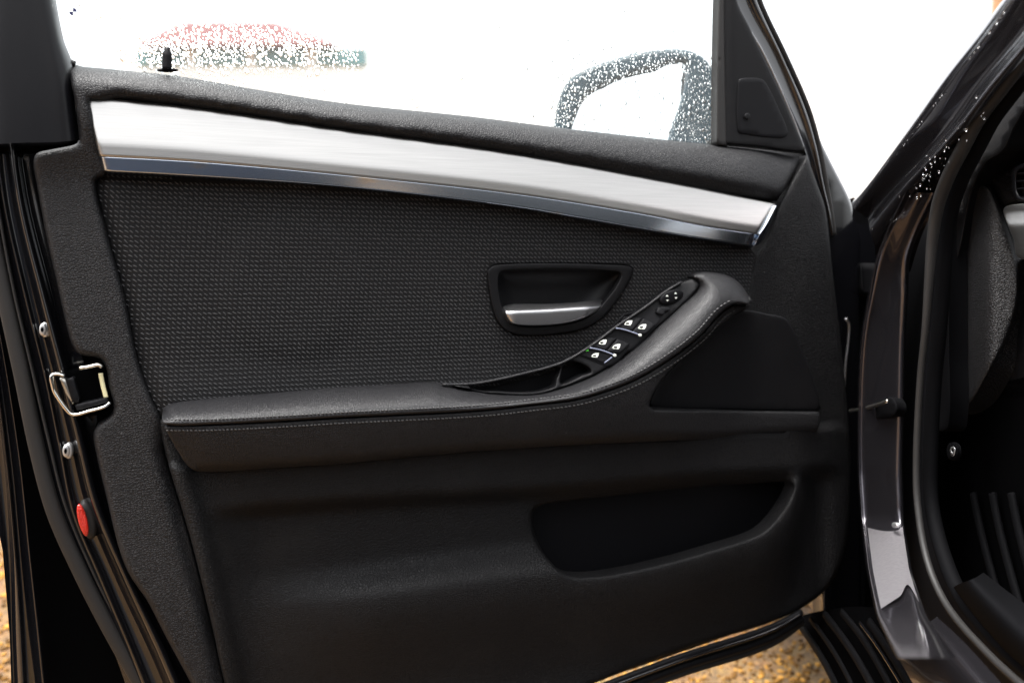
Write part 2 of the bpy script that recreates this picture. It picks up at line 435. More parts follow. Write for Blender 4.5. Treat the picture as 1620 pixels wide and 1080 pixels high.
def gravel(nt, b):
    L = nt.links.new; co = coords(nt)
    v = nd(nt, 'ShaderNodeTexVoronoi', Scale=150.0); L(co, v.inputs['Vector'])
    n = nd(nt, 'ShaderNodeTexNoise', Scale=9.0, Detail=8.0, Roughness=.7); L(co, n.inputs[0])
    cr = nd(nt, 'ShaderNodeValToRGB'); L(v.outputs['Color'], cr.inputs[0])
    e = cr.color_ramp.elements; e[0].color = (.07, .035, .008, 1); e[1].color = (.34, .165, .03, 1)
    m = e.new(.5); m.color = (.17, .08, .012, 1)
    mx = nd(nt, 'ShaderNodeMix', data_type='RGBA', blend_type='MULTIPLY'); mx.inputs[0].default_value = .6
    L(cr.outputs[0], mx.inputs[6]); L(n.outputs['Color'], mx.inputs[7]); 
    b2 = nd(nt, 'ShaderNodeBrightContrast'); b2.inputs['Bright'].default_value = .03; L(mx.outputs[2], b2.inputs[0]); L(b2.outputs[0], b.inputs['Base Color'])
    bm = nd(nt, 'ShaderNodeBump'); bm.inputs['Distance'].default_value = .006; bm.invert = True
    L(v.outputs['Distance'], bm.inputs['Height']); L(bm.outputs[0], b.inputs['Normal'])
    r = nd(nt, 'ShaderNodeMapRange'); r.inputs['To Min'].default_value = .45; r.inputs['To Max'].default_value = .8; L(n.outputs['Fac'], r.inputs['Value']); L(r.outputs[0], b.inputs['Roughness'])
def sheet_tex(nt, b):
    L = nt.links.new; co = coords(nt); n = nd(nt, 'ShaderNodeTexNoise', Scale=220.0, Detail=4.0); L(co, n.inputs[0])
    mx = nd(nt, 'ShaderNodeMix', data_type='RGBA'); L(n.outputs['Fac'], mx.inputs[0]); mx.inputs[6].default_value = (.012,.012,.013,1); mx.inputs[7].default_value = (.04,.04,.042,1); L(mx.outputs[2], b.inputs['Base Color'])
M['dark_sheet'] = mat('bounce_cutting_sheet', (.045, .045, .05), .5, build=sheet_tex)  # for the added sheet that dulls the ground bounce
M['gravel'] = mat('wet_orange_gravel', (.3, .2, .1), .4, spec=.2, build=gravel)
def pebb(nt, b):
    L = nt.links.new; o = nd(nt, 'ShaderNodeNewGeometry'); cr = nd(nt, 'ShaderNodeValToRGB'); L(o.outputs['Random Per Island'], cr.inputs[0])
    e = cr.color_ramp.elements; e[0].color = (.06, .03, .008, 1); e[1].color = (.48, .25, .05, 1); m = e.new(.5); m.color = (.14, .065, .012, 1); L(cr.outputs[0], b.inputs['Base Color'])
M['pebble'] = mat('wet_pebbles', (.3, .2, .1), .6, spec=.12, build=pebb)

# ================================================================== SETTING
def ground():
    n = 40; xs = np.concatenate([np.linspace(-200, -4, 8), np.linspace(-3, 4, 20), np.linspace(5, 200, 8)])
    V = [(x, y, 0) for x in xs for y in xs]; m = len(xs)
    Fc = [(i*m+j, (i+1)*m+j, (i+1)*m+j+1, i*m+j+1) for i in range(m-1) for j in range(m-1)]
    o = mk('ground', V, Fc, M['gravel']); setp(o, kind='structure'); return o
ground()

def ico(r):
    t = (1 + 5 ** .5) / 2
    v = np.array([(-1,t,0),(1,t,0),(-1,-t,0),(1,-t,0),(0,-1,t),(0,1,t),(0,-1,-t),(0,1,-t),(t,0,-1),(t,0,1),(-t,0,-1),(-t,0,1)], float)
    v /= np.linalg.norm(v[0])
    f = [(0,11,5),(0,5,1),(0,1,7),(0,7,10),(0,10,11),(1,5,9),(5,11,4),(11,10,2),(10,7,6),(7,1,8),(3,9,4),(3,4,2),(3,2,6),(3,6,8),(3,8,9),(4,9,5),(2,4,11),(6,2,10),(8,6,7),(9,8,1)]
    return v * r, f
IV, IF = ico(1.0)
def pebbles():
    V = []; Fc = []
    def add(x, y, s):
        b = len(V); q = rng.uniform(0, 6.28); sc = np.array([1, rng.uniform(.6, 1), rng.uniform(.4, .7)]) * s
        p = IV * sc; c, t = math.cos(q), math.sin(q)
        for v in p: V.append((x + v[0]*c - v[1]*t, y + v[0]*t + v[1]*c, v[2] + s*.2))
        for f in IF: Fc.append((b+f[0], b+f[1], b+f[2]))
    for _ in range(7000): add(rng.uniform(.05, 1.0), rng.uniform(1.2, 2.8), rng.uniform(.003, .008))
    for _ in range(3500): add(rng.uniform(-2.2, -.9), rng.uniform(1.4, 3.2), rng.uniform(.005, .012))
    o = mk('loose_gravel', V, Fc, M['pebble'])
    setp(o, 'loose wet orange brown gravel scattered on the ground below the door', 'gravel', kind='stuff')
pebbles()


# a pale house far behind the window: white walls, dark window band, red roof edge
def box(name, x0, x1, y0, y1, z0, z1, m, parent):
    V = [(x, y, z) for x in (x0, x1) for y in (y0, y1) for z in (z0, z1)]
    return mk(name, V, [(0,1,3,2),(4,6,7,5),(0,4,5,1),(2,3,7,6),(0,2,6,4),(1,5,7,3)], m, parent, smooth=False)
dv = mk('bounce_sheet', [(-.1,-9,.004),(9,-9,.004),(9,.95,.004),(-.1,.95,.004)], [(0,1,2,3)], M['dark_sheet'], smooth=False); setp(dv, kind='structure')  # dark sheet added out of view to cut warm bounce from the gravel
M['wall_white'] = mat('white_render', (.95, .97, .98), .9)
M['tile_red'] = mat('red_roof_tile', (.36, .14, .15), .6)
M['teal'] = mat('dark_teal_window', (.07, .18, .19), .3)
house = setp(empty('white_house', (-3.2, 14.0, 0)), 'white rendered house blurred behind the wet window with red roof and dark green windows', 'house')
box('wall', -2.9, 9, 0, 6, 0, 3.9, M['wall_white'], house)
mk('roof', [(-1.75,-.35,4.5),(-.4,-.35,4.5),(-.4,3,5.2),(-1.75,3,5.2),(-2.45,-.35,4.2),(.5,-.35,4.2),(.5,3,4.4),(-2.45,3,4.4)], [(0,1,2,3),(4,5,1,0),(5,6,2,1),(6,7,3,2),(7,4,0,3),(7,6,5,4)], M['tile_red'], house, smooth=False)
for k in range(4): box('window', -2.6 + k*.93, -1.85 + k*.93, -.06, .02, 3.95, 4.18, M['teal'], house)
box('lintel', -2.88, 1.3, 0.02, 5.9, 3.9, 4.2, M['wall_white'], house)
hedge_m = mat('hedge_leaves', (.03, .06, .02), .6)
reflection_wall = setp(empty('reflection_wall', (-2.5, -5.5, 0)), 'unseen blue grey wall added behind the camera for dark reflections', 'wall')  # added out of view so the trim edge mirrors something dark
M['reflection_wall_blue'] = mat('reflection_wall_blue_grey', (.06, .07, .095), .8)
box('reflection_wall_face', -6.5, 5.5, -.15, .15, 0, 2.3, M['reflection_wall_blue'], reflection_wall); box('reflection_wall_top', -6.55, 5.55, -.2, .2, 2.3, 2.38, M['reflection_wall_blue'], reflection_wall)
pole = setp(empty('wooden_pole', (5.45, 10.2, 0)), 'pale brown wooden pole partly hidden behind the windscreen pillar', 'pole')
M['wood'] = mat('weathered_wood', (.35, .2, .1), .8)
sweep('shaft', [(0,0,z) for z in np.linspace(0, 9, 10)], .07, .07, M['wood'], pole, up=(0,1,0)); 

# ================================================================== DOOR
Lp = lambda pts: (np.array([p[0] for p in pts], float), np.array([p[1] for p in pts], float))
def fy(pts):
    c = crv(pts, False, 10); return lambda X: np.interp(X, c[:, 0], c[:, 1])

PAD_TOP = [(112,105),(133,106),(200,112),(277,120),(400,141),(540,163),(740,184),(900,204),(1080,224),(1200,236),(1266,241)]
TRIM_TOP = [(132,153),(300,170),(540,205),(807,242),(1080,292),(1228,322)]
TRIM_DIV = [(157,247),(320,256),(540,276),(813,306),(1000,335),(1120,358),(1192,371)]
TRIM_BOT = [(163,274),(340,284),(540,298),(800,328),(973,358),(1080,376),(1188,392)]
FAB_LEFT = [(150,292),(167,360),(197,470),(217,567),(238,627),(257,668)]
ARM_TOP = [(257,652),(262,642),(275,637),(300,633),(400,624),(513,614),(600,609),(683,604),(707,607),(740,613),(780,619),(840,622),(873,616),(933,593),(977,567),(1032,521),(1080,479),(1100,461),(1105,452),(1101,443),(1094,437),(1106,431),(1121,430),(1149,435),(1168,446),(1182,464),(1188,479)]
SEAM = [(259,671),(333,671),(440,666),(540,660),(707,652),(780,647),(841,640),(907,632),(950,621),(1005,600),(1059,568),(1108,530),(1140,495),(1162,481),(1187,482)]
ARM_BOT = [(318,746),(430,740),(540,733),(700,718),(900,704),(1100,695),(1289,686)]
cTop = crv(ARM_TOP, False, 6); cSeam = crv(SEAM, False, 6)
fPT, fTT, fTD, fTB, fAB = fy(PAD_TOP), fy(TRIM_TOP), fy(TRIM_DIV), fy(TRIM_BOT), fy(ARM_BOT)

# --- leather surround: top pad and the side panel in one piece
def w_sur(X, Y, d):
    yt, yb = fPT(X), fTT(np.maximum(X, 132))
    t = np.clip((Y - yt) / (yb - yt), 0, 1)
    pad = -.022 + .042 * np.sqrt(np.clip(1 - (1 - np.clip(t / .75, 0, 1)) ** 2, 0, 1)) - .012 * ss(.72, 1, t) * ss(150, 200, X)
    side = .005 + .004 * ss(700, 1080, Y)
    k = ss(165, 300, Y) * ss(400, 170, X)
    w = pad * (1 - k) + side * k
    w = w - .020 * ss(1170, 1275, X)                 # the pad falls away at its front corner
    # crease that runs down between side panel and lower panel
    gx = np.interp(Y, [640, 720, 853, 987, 1100], [240, 250, 285, 322, 345])
    w = w - .006 * np.exp(-((X - gx - 8) / 9.0) ** 2) * ss(640, 720, Y)
    return w
surround = patch('leather_surround',
    PAD_TOP[:-1] + [(1266,241),(1274,244,1),(1252,282),(1229,318,1)] + [(x + (12 if x < 140 else 0), y + 5) for x, y in TRIM_TOP[::-1][1:]] + [(146,175),(158,230),(170,276),(152,286)] +
    FAB_LEFT[1:] + [(262,720),(301,853),(334,987),(356,1085),(362,1115,1),(320,1115,1),(302,1080),(262,1006),(233,950),(204,907),(187,863),(167,780),(153,720),(148,690),(153,673),(173,658),(180,643),(173,613),(167,580),(157,567),(130,562),(120,555),(110,533),(90,447),(72,367),(58,290),(53,258),(58,243),(80,237),(118,229),(125,222),(120,170)],
    w_sur, M['leather'], step=8, r=9, depth=.009, back=.02)

# --- brushed aluminium strip with its bright lower edge
def w_tr(X, Y, d):
    t = (Y - fTT(X)) / (fTB(X) - fTT(X))
    return np.interp(t, [0, .3, .58, .66, .72, .79, 1.0], [.010, .0155, .0205, .0218, .0226, .0230, .0228])
TT2 = [(134,153),(300,170),(540,205),(807,242),(1080,292),(1228,323)]; TD2 = [(157,247),(320,256),(540,276),(813,306),(1000,335),(1120,358),(1200,370)]
trim = gridsurf('trim_strip', TT2, TD2, lambda t, q: .012 + .0095*np.interp(t, [0, .5, .73, .80, 1.0], [0, .66, .95, 1.0, 1.0]) - .0015*np.clip(1-t/.06, 0, 1)**2, M['alu'], ends=.005, endpx=7)
def w_ch(X, Y, d):
    t = np.clip((Y - fTD(X)) / (fTB(X) - fTD(X)), 0, 1)
    w = .0215 - .0012 * t - .007 * ss(.72, 1, t)
    return w - .010 * ss(178, 160, X)
edge = gridsurf('trim_edge', [(x, y + 1.2) for x, y in TD2[:-1]] + [(1200,371)], [(163,274),(340,284),(540,298),(800,328),(973,358),(1080,376),(1190,391)],
    lambda t, q: .0212 - .0006*t - .009*np.clip((t-.80)/.2, 0, 1)**2, M['chrome_strip'], ends=.009, endpx=14, m=30)
gridsurf('trim_end', [(1201,371),(1213,353),(1228,325)], [(1191,391),(1207,380),(1230,326)], lambda t, q: .0205 - .008*t**2, M['chrome_strip'], n=30, m=10, ends=.001, endpx=2)

# --- woven insert
FAB = [(151,292,1),(162,270,1)] + [(300,272),(540,290),(800,320),(1080,368),(1180,388)] + [(1200,408),(1210,424),(1230,462),(1248,503,1),(1185,490,1),(1150,446,1),(1096,449,1),(1060,470),(1030,490),(978,530),(938,558),(890,583),(826,601),(776,612),(700,622),(420,645,1),(262,672,1)] + FAB_LEFT[::-1][1:-1]
HANDLE = [(772,431),(777,423),(790,419),(841,417),(909,417),(964,419),(994,421),(1001,427),(991,450),(972,480),(950,504),(923,519),(882,527),(836,530),(810,526),(795,517),(784,499),(776,466)]
def w_fab(X, Y, d):
    return .001 + .0018 * ss(128, 88, np.hypot(X - 462, (Y - 455))) - .004 * ss(1100, 1250, X) + .004 * ss(560, 640, Y) - .008 * ss(26, 0, d) * ss(420, 200, X)
fabric = patch('fabric_insert', FAB, w_fab, M['fabric'], step=9, r=4, depth=.003, back=.008, holes=[HANDLE])

def weave():
    """raised threads of the weave, laid on a square grid in the door's own plane"""
    loops = [crv(FAB, True, 6), crv(HANDLE, True, 6)]
    pitch = .00485
    us = np.arange(-1.15, 0, pitch); zs = np.arange(.2, .8, pitch)
    rows = []
    for j, z in enumerate(zs):
        for u in us: rows.append((u + ((j * .08) % 1.0) * pitch, 0.0, z))
    L = np.array(rows); L = L + rng.normal(0, .00018, L.shape) * np.array([1, 0, 1])
    X, Y = DOOR.px(L); P = np.stack([X, Y], 1)
    ok = inside(P, loops) & (Y < 672) & (X > 100)
    P = P[ok]
    d = np.minimum(pdist(P, loops[0], True), pdist(P, loops[1], True))
    under = ~((P[:, 1] > np.interp(P[:, 0], cTop[:180, 0], cTop[:180, 1]) + 6) & (P[:, 0] < 900))
    keep = (d > 2.0) & under & (P[:, 1] > fTB(P[:, 0]) + 2)
    P, d = P[keep], d[keep]
    H = w_fab(P[:, 0], P[:, 1], d) + rnd(d, 4, .003) + .0002
    C = DOOR.P(P[:, 0], P[:, 1], H)
    a = math.radians(-36); V = []; Fc = []
    ring = [(1, 0), (.45, .55), (-.45, .6), (-1, 0), (-.5, -.6), (.45, -.55)]
    for c in C:
        b = len(V); an = a + rng.normal(0, .12); ca, sa = math.cos(an), math.sin(an); l = .0026 * rng.uniform(.85, 1.12); wd = .0010
        for x, z in ring: V.append((c[0] + x*l*ca - z*wd*sa, c[1], c[2] + x*l*sa + z*wd*ca))
        h = .0006
        for x in (.45, -.45): V.append((c[0] + x*l*ca, c[1] - h, c[2] + x*l*sa))
        t0, t1 = b + 6, b + 7
        Fc += [(b, b+1, t0), (b+1, b+2, t1, t0), (b+2, b+3, t1), (b+3, b+4, t1), (b+4, b+5, t0, t1), (b+5, b, t0)]
    o = mk('weave', V, [f[::-1] for f in Fc], M['thread'], fabric); setp(o, kind='stuff'); print('weave threads', len(C))
weave()

# --- armrest
def arm_f(X): return 1 - .72 * ss(1090, 1250, X)
def w_arm(X, Y, d):
    P = np.stack([X, Y], 1); a = pdist(P, cTop); b = pdist(P, cSeam); t = a / (a + b + 1e-6)
    h = np.sin(math.pi / 2 * np.clip(t * 1.05, 0, 1)) ** .9
    rise = .012 * ss(850, 1100, X)
    return .006 + rise + (.050 - rise) * h * arm_f(X)
armrest = patch('armrest', ARM_TOP + SEAM[::-1][1:-1] + [(260,670)], w_arm, M['arm_leather'], step=5, r=4, depth=.004, back=.02, bstep=5)
def w_arl(X, Y, d):
    P = np.stack([X, Y], 1); a = pdist(P, cSeam); cb = crv(ARM_BOT, False, 8); b = pdist(P, cb); t = a / (a + b + 1e-6)
    return .008 - .008 * ss(11, 0, b) + (.045 - .016 * t ** 1.6) * (1 - .70 * ss(1020, 1200, X)) - .012 * ss(330, 262, X) * t
lower_arm = patch('armrest_side', [(260,674,1)] + [(x, y + 1.5) for x, y in SEAM[1:-1]] + [(1187,485,1),(1172,492),(1120,530),(1070,575),(1043,608),(1027,640),(1034,648),(1150,650),(1296,652,1),(1297,668),(1290,686,1)] + ARM_BOT[::-1][1:] + [(298,737),(283,716),(268,690)],
    w_arl, M['leather'], step=7, r=4, depth=.003, back=.03)

def stitches(off, wfun, name, parent):
    c = crv(SEAM[:-1], False, 1.0); s = np.concatenate([[0], np.cumsum(np.linalg.norm(np.diff(c, axis=0), axis=1))])
    V = []; Fc = []
    t = np.gradient(c, axis=0); t /= np.linalg.norm(t, axis=1)[:, None]; nn = np.stack([-t[:, 1], t[:, 0]], 1)
    for a in np.arange(6, s[-1] - 4, 6.3):
        i = int(np.searchsorted(s, a)); p = c[i] + nn[i] * off
        w0 = wfun(np.array([p[0]]), np.array([p[1]]))[0]
        tp = t[i] + nn[i] * .16
        for k, (ll, hh) in enumerate([(2.3, 0)]):
            A = DOOR.P(p[0] - tp[0]*ll, p[1] - tp[1]*ll, w0 + .0006); B = DOOR.P(p[0] + tp[0]*ll, p[1] + tp[1]*ll, w0 + .0006)
            ax = B - A; L = np.linalg.norm(ax); ax /= L; sd_ = np.cross(ax, (0, 1, 0)); b = len(V)
            for q, rr in ((0, .3), (.25, 1), (.75, 1), (1, .3)):
                for j in range(5):
                    an = 2 * math.pi * j / 5
                    V.append(A + ax*L*q + (sd_*math.cos(an)*.0009 + np.array([0, 1, 0])*math.sin(an)*.0007) * rr)
            for q in range(3):
                for j in range(5): Fc.append((b+q*5+j, b+q*5+(j+1) % 5, b+q*5+5+(j+1) % 5, b+q*5+5+j))
    setp(mk(name, V, Fc, M['stitch'], parent), kind='stuff')
stitches(-8, lambda X, Y: w_arm(X, Y, None), 'stitching', armrest)
stitches(9.5, lambda X, Y: w_arl(X, Y, None) , 'stitching', lower_arm)

# --- lower door panel with pocket
Y2 = fy([(200,815),(540,789),(840,772),(1080,752),(1200,746),(1345,738)])
Y3 = fy([(300,985),(540,963),(740,936),(900,917),(1000,906),(1080,888),(1150,867),(1200,851),(1240,818),(1262,775)])
POCKET = [(842,822),(846,805),(858,798),(880,794),(980,783),(1080,772),(1180,765),(1245,762),(1256,768),(1254,778),(1240,803),(1216,833),(1193,848),(1130,868),(1060,888),(973,907),(923,912),(893,907),(868,884),(850,855)]
def w_low(X, Y, d):
    yb = fAB(X); band = .014
    below = Y - Y2(X)
    w = np.full(X.shape, band)
    rec = ss(-6, 22, below)
    w = w - .022 * rec * ss(1345, 1290, X) * ss(310, 420, X)
    y3 = Y3(X); k = ss(330, 620, X) * ss(1290, 1250, X)
    k2 = ss(-75, -8, Y - y3)
    w = w + .030 * k * k2 * rec
    w = w - .030 * k * ss(-2, 160, Y - y3)
    w = np.where(Y < yb - 10, .001, w)
    # right column is flat, leans back toward the front edge
    w = w * ss(1352, 1300, X) - .012 * ss(1255, 1340, X)
    # rounded ridge along the left side
    gx = np.interp(Y, [640, 720, 853, 987, 1100], [252, 262, 300, 334, 358])
    w = w + .006 * np.exp(-((X - gx - 22) / 14.0) ** 2) * ss(690, 760, Y)
    w = w + .006 * ss(40, 0, X - gx)
    return w
lower = patch('lower_panel', [(1276,246,1),(1293,292),(1306,332),(1316,420),(1331,550),(1341,650),(1346,760),(1339,860),(1312,925),(1270,960),(1213,986),(1080,1027),(940,1080),(850,1118,1),(372,1118,1),(357,1085),(335,987),(302,853),(263,722),(252,665,1),(290,650,1),(600,650,1),(1150,600,1),(1175,500,1),(1193,404,1),(1212,378),(1232,325)],
    w_low, M['soft_plastic'], step=8, r=7, depth=.007, back=.02, holes=[POCKET])
patch('map_pocket', [(815,780,1),(1290,735,1),(1290,870,1),(1200,935,1),(880,960,1),(815,900,1)], -.045, M['matte'], step=40, r=0, back=0.0)
patch('speaker_panel', [(1034,646,1),(1028,636),(1043,606),(1070,573),(1120,528),(1162,496),(1180,490),(1213,496),(1240,502),(1250,512),(1268,552),(1288,602),(1298,646),(1294,650,1)],
    lambda X, Y, d: .010 + 0 * X, M['smooth'], step=9, r=3.5, depth=.003, back=.01)

# --- pull handle
BOWL = [(790,432),(800,427),(900,425),(975,429),(983,433),(977,450),(958,476),(938,497),(905,511),(850,517),(820,515),(806,506),(795,488),(788,455)]
bezel = patch('handle_bezel', HANDLE, lambda X, Y, d: .007 + 0 * X, M['smooth'], step=5, r=1.6, depth=.0008, back=.008, holes=[BOWL])
def w_bowl(X, Y, d): return .004 - .026 * np.sqrt(np.clip(1 - (1 - np.clip(d / 38, 0, 1)) ** 2, 0, 1))
patch('handle_bowl', [(788,431),(800,425),(900,423),(975,427),(985,432),(979,451),(960,478),(940,499),(905,513),(850,519),(820,517),(804,508),(793,489),(786,455)], w_bowl, M['smooth'], bezel, step=5, r=0, back=0)
LEV = [(798,486),(806,483),(817,481),(869,481),(909,479),(940,476),(956,475),(951,485),(938,496),(912,507),(882,513),(841,515),(812,512),(803,504)]
def w_lev(X, Y, d):
    yt = np.interp(X, [798, 869, 956], [484, 481, 475]); t = np.clip((Y - yt) / 34, 0, 1)
    return .0 + .019 * np.sin(np.clip(t / .35, 0, 1) * math.pi / 2) - .0012 * t ** 2 - .012 * ss(925, 958, X) - .003 * ss(815, 798, X)
patch('handle_lever', LEV, w_lev, M['satin'], bezel, step=2.5, r=2.5, depth=.003, back=.008, bstep=3)

# --- switch console on the armrest slope
CON = [(714,609,1),(773,602),(823,591),(887,573),(933,547),(973,517),(1023,483),(1053,460),(1078,446),(1096,441),(1105,447),(1104,457),(1082,480),(1033,523),(978,569),(934,596),(873,618),(840,625),(780,622),(740,615)]
cFab = crv([(714,608),(773,602),(823,591),(887,573),(933,547),(973,517),(1023,483),(1053,460),(1090,438)], False, 5)
cAr = crv([(714,610),(740,614),(780,621),(840,624),(873,617),(934,595),(978,568),(1033,522),(1082,480),(1106,450)], False, 5)
def w_con(X, Y, d=None):
    P = np.stack([X, Y], 1); a = pdist(P, cFab); b = pdist(P, cAr); t = a / (a + b + 1e-6)
    return .013 + .010 * t
CUP = [(742,611),(780,605),(826,596),(884,580),(880,600),(876,612),(842,620),(790,619)]
CUP2 = [(892,577),(905,571),(935,586),(920,594),(890,608),(886,604)]
console = patch('switch_console', CON, w_con, M['smooth'], step=4, r=2.5, depth=.0025, back=.012, bstep=4, holes=[CUP, CUP2])
patch('grab_cup', [(735,600,1),(890,560,1),(945,580,1),(920,600,1),(870,625,1),(780,628,1),(735,622,1)], lambda X, Y, d: -.006 + 0*X, M['matte'], console, step=8, r=0, back=0)
def wc(x, y): return float(w_con(np.array([float(x)]), np.array([float(y)]))[0])
def flat(name, pts, dz, m, parent, back=.0015, r=.6, step=3, fold=0.0):
    cx = sum(p[0] for p in pts) / len(pts); cy = sum(p[1] for p in pts) / len(pts)
    if fold:
        return patch(name, pts, lambda X, Y, d: w_con(X, Y) + dz + fold * ss(cy - 12, cy + 10, Y), m, parent, step=step, r=r, depth=.0008, back=back, bstep=2.5)
    return patch(name, pts, lambda X, Y, d: w_con(X, Y) + dz, m, parent, step=step, r=r, depth=.0006 if r else 0, back=back, bstep=2.5)
S = lambda *p: [(x, y, 1) for x, y in p]
def icon(cx, cy, s, dz, parent):
    o = [(-6.2, 1.8), (-3.6, -1.6), (.5, -3.6), (6.6, -3.9), (5.6, 1.2), (3.4, 4.0), (-5.4, 3.4)]
    h = [(-5.0, 2.4), (-3.4, -.6), (2.4, -.2), (1.2, 2.9)]
    P = [(cx + x*s, cy + y*s, 1) for x, y in o]; Hh = [(cx + x*s, cy + y*s, 1) for x, y in h]
    patch('window_symbol', P, lambda X, Y, d: w_con(X, Y) + dz, M['white'], parent, step=20, r=0, back=.0003, holes=[Hh], bstep=3, smooth=False)
flat('switch_well', S((970,515),(988,496),(1030,488),(1046,505),(1020,540),(1000,556),(965,545)), .0006, M['matte'], console)
flat('switch_well', S((932,545),(952,530),(985,524),(1001,542),(976,577),(960,580),(914,562)), .0006, M['matte'], console)
b = flat('window_switch', S((976,518),(988,501),(1016,503),(999,524)), .0022, M['matte'], console, fold=.002); icon(994, 510.5, .95, .0045, b)
b = flat('window_switch', S((1000.5,525),(1018,504),(1037,513),(1021,529)), .0022, M['matte'], console, fold=.002); icon(1016, 516.5, 1.0, .0045, b)
b = flat('window_switch', S((937,548),(949,533),(975,535),(958,554)), .0022, M['matte'], console, fold=.002); icon(953.5, 541, .95, .0045, b)
b = flat('window_switch', S((960,555),(977,536),(996,544),(980,559)), .0022, M['matte'], console, fold=.002); icon(975, 548, 1.0, .0045, b)
b = flat('window_lock_switch', S((917,561),(924,552),(969,564),(956,574)), .002, M['matte'], console); icon(941.5, 561.5, .9, .0031, b)
flat('indicator_light', S((926.5,553),(931,552.5),(931.5,555),(927,555.5)), .0032, M['led'], b, r=0)
def bar(pts, rad, m, name='switch_edge'):
    p = crv(pts, False, 4); w = w_con(p[:, 0], p[:, 1]) + .005
    o = sweep(name, DOOR.P(p[:, 0], p[:, 1], w), rad, rad, m, console, seg=6); return o
for pts in ([(974,519),(990,522),(1013,530)], [(933,550),(952,554),(973,562)]):
    o = bar(pts, .0008, M['grey_line']); disc('bright_dot', pts[-1], 2.6, 2.4, wc(*pts[-1]) + .0075, .001, M['white'], o, seg=12)
bar([(956,574),(968,565)], .0008, M['grey_line'])
sweep('console_rim', pxpath([(700,608),(745,607),(773,603),(823,592),(887,574),(933,548),(973,518),(1023,484),(1053,461),(1078,446)], .0165), .0017, .0022, M['arm_leather'], console, seg=8)
knob = disc('mirror_adjuster', (1063.5, 470), 19, 10.5, wc(1064, 470) + .004, .004, M['matte'], console, rot=R(-22), dome=.0006)
for (x, y), a in (((1055.5,468),0), ((1069,464),0), ((1056,475),3.14), ((1069.5,471),3.14)):
    t = [(x + 2.4*math.cos(a+q), y + 2.0*math.sin(a+q), 1) for q in (0.5, 2.6, 4.7)]
    patch('arrow_symbol', t, lambda X, Y, d: 0*X + wc(1064, 470) + .0052, M['white'], knob, step=20, r=0, back=.0003, smooth=False)
flat('mirror_selector', S((1038,494),(1041,487),(1050,485),(1059,487),(1060,491),(1052,492),(1050,498),(1044,497)), .0035, M['matte'], console, back=.004)

# --- window glass, lock pin, sticker, rain
patch('window_glass', [(80,-40,1),(1146,-40,1),(1146,240,1),(900,225,1),(540,185,1),(277,140,1),(80,120,1)], -.030, M['glass'], step=60, r=0, back=0)
pin = sweep('lock_pin', pxpath([(264,112),(264.5,90),(264.8,76)], -.012), .0046, .0046, M['matte'], seg=14, taper=lambda t: 1 if t < .85 else .62, )
disc('pin_collar', (265, 111), 17, 3.2, -.012, .002, M['matte'], pin, seg=24, dome=.0005)
def quad(cx, cy, s, dx, dy):
    a0 = {(-1, 1): math.pi/2, (1, -1): -math.pi/2}[(dx, dy)]
    pts = [(cx, cy, 1)] + [(cx + s*math.cos(a0 + q), cy + s*math.sin(a0 + q) , 1) for q in (0, .4, .8, 1.2, 1.57)]
    patch('sticker', pts, -.0295, M['blue'], step=20, r=0, back=.0002, smooth=False)
quad(115.5, 19, 6, -1, 1); quad(115.5, 19, 6, 1, -1)

def drops():
    V = []; Fc = []; placed = []
    def add(x, y, s, el=1.0):
        b = len(V); c = DOOR.P(x, y, -.0312); seg = 8
        rings = [(1.0, 0), (.93, .22), (.7, .42), (.35, .55)]
        ph = rng.uniform(0, 6.3); k1 = rng.uniform(0, .18)
        for rr, hh in rings:
            for j in range(seg):
                a = 2*math.pi*j/seg; q = rr * (1 + k1 * math.cos(2*a + ph))
                V.append((c[0] + s*q*math.cos(a), c[1] + s*hh*.8, c[2] + s*q*math.sin(a)*el))
        V.append((c[0], c[1] + s*.6*.8, c[2])); V.append((c[0], c[1], c[2]))
        for i in range(3):
            for j in range(seg): Fc.append((b+i*seg+j, b+i*seg+(j+1) % seg, b+(i+1)*seg+(j+1) % seg, b+(i+1)*seg+j))
        for j in range(seg): Fc.append((b+3*seg+j, b+3*seg+(j+1) % seg, b+4*seg)); Fc.append((b+(j+1) % seg, b+j, b+4*seg+1))
    def tryadd(x, y, s, el=1.0):
        rp = s * 1500
        for (a, c, r2) in placed:
            if (a-x)**2 + (c-y)**2 < (rp + r2)**2 * .8: return
        placed.append((x, y, rp)); add(x, y, s, el)
    for _ in range(3200):
        x = rng.uniform(185, 568); yc = 80 - 12 * ss(250, 420, x); hw = 14 + 34 * ss(190, 320, x)
        tryadd(x, yc + rng.normal(0, .5) * hw, float(np.clip(rng.lognormal(-6.75, .4), .0005, .0032)), rng.uniform(.9, 1.5))
    for _ in range(3000):
        tryadd(rng.uniform(870, 1134), rng.uniform(76, 226), float(np.clip(rng.lognormal(-7.0, .42), .0004, .0026)), rng.uniform(.9, 1.4))
    for _ in range(330):
        tryadd(rng.uniform(125, 1130), rng.uniform(-10, 200), float(np.clip(rng.lognormal(-6.8, .4), .0005, .002)), rng.uniform(.9, 1.6))
    setp(mk('raindrops', V, Fc, M['water'], door), kind='stuff'); print('drops', len(placed))
drops()

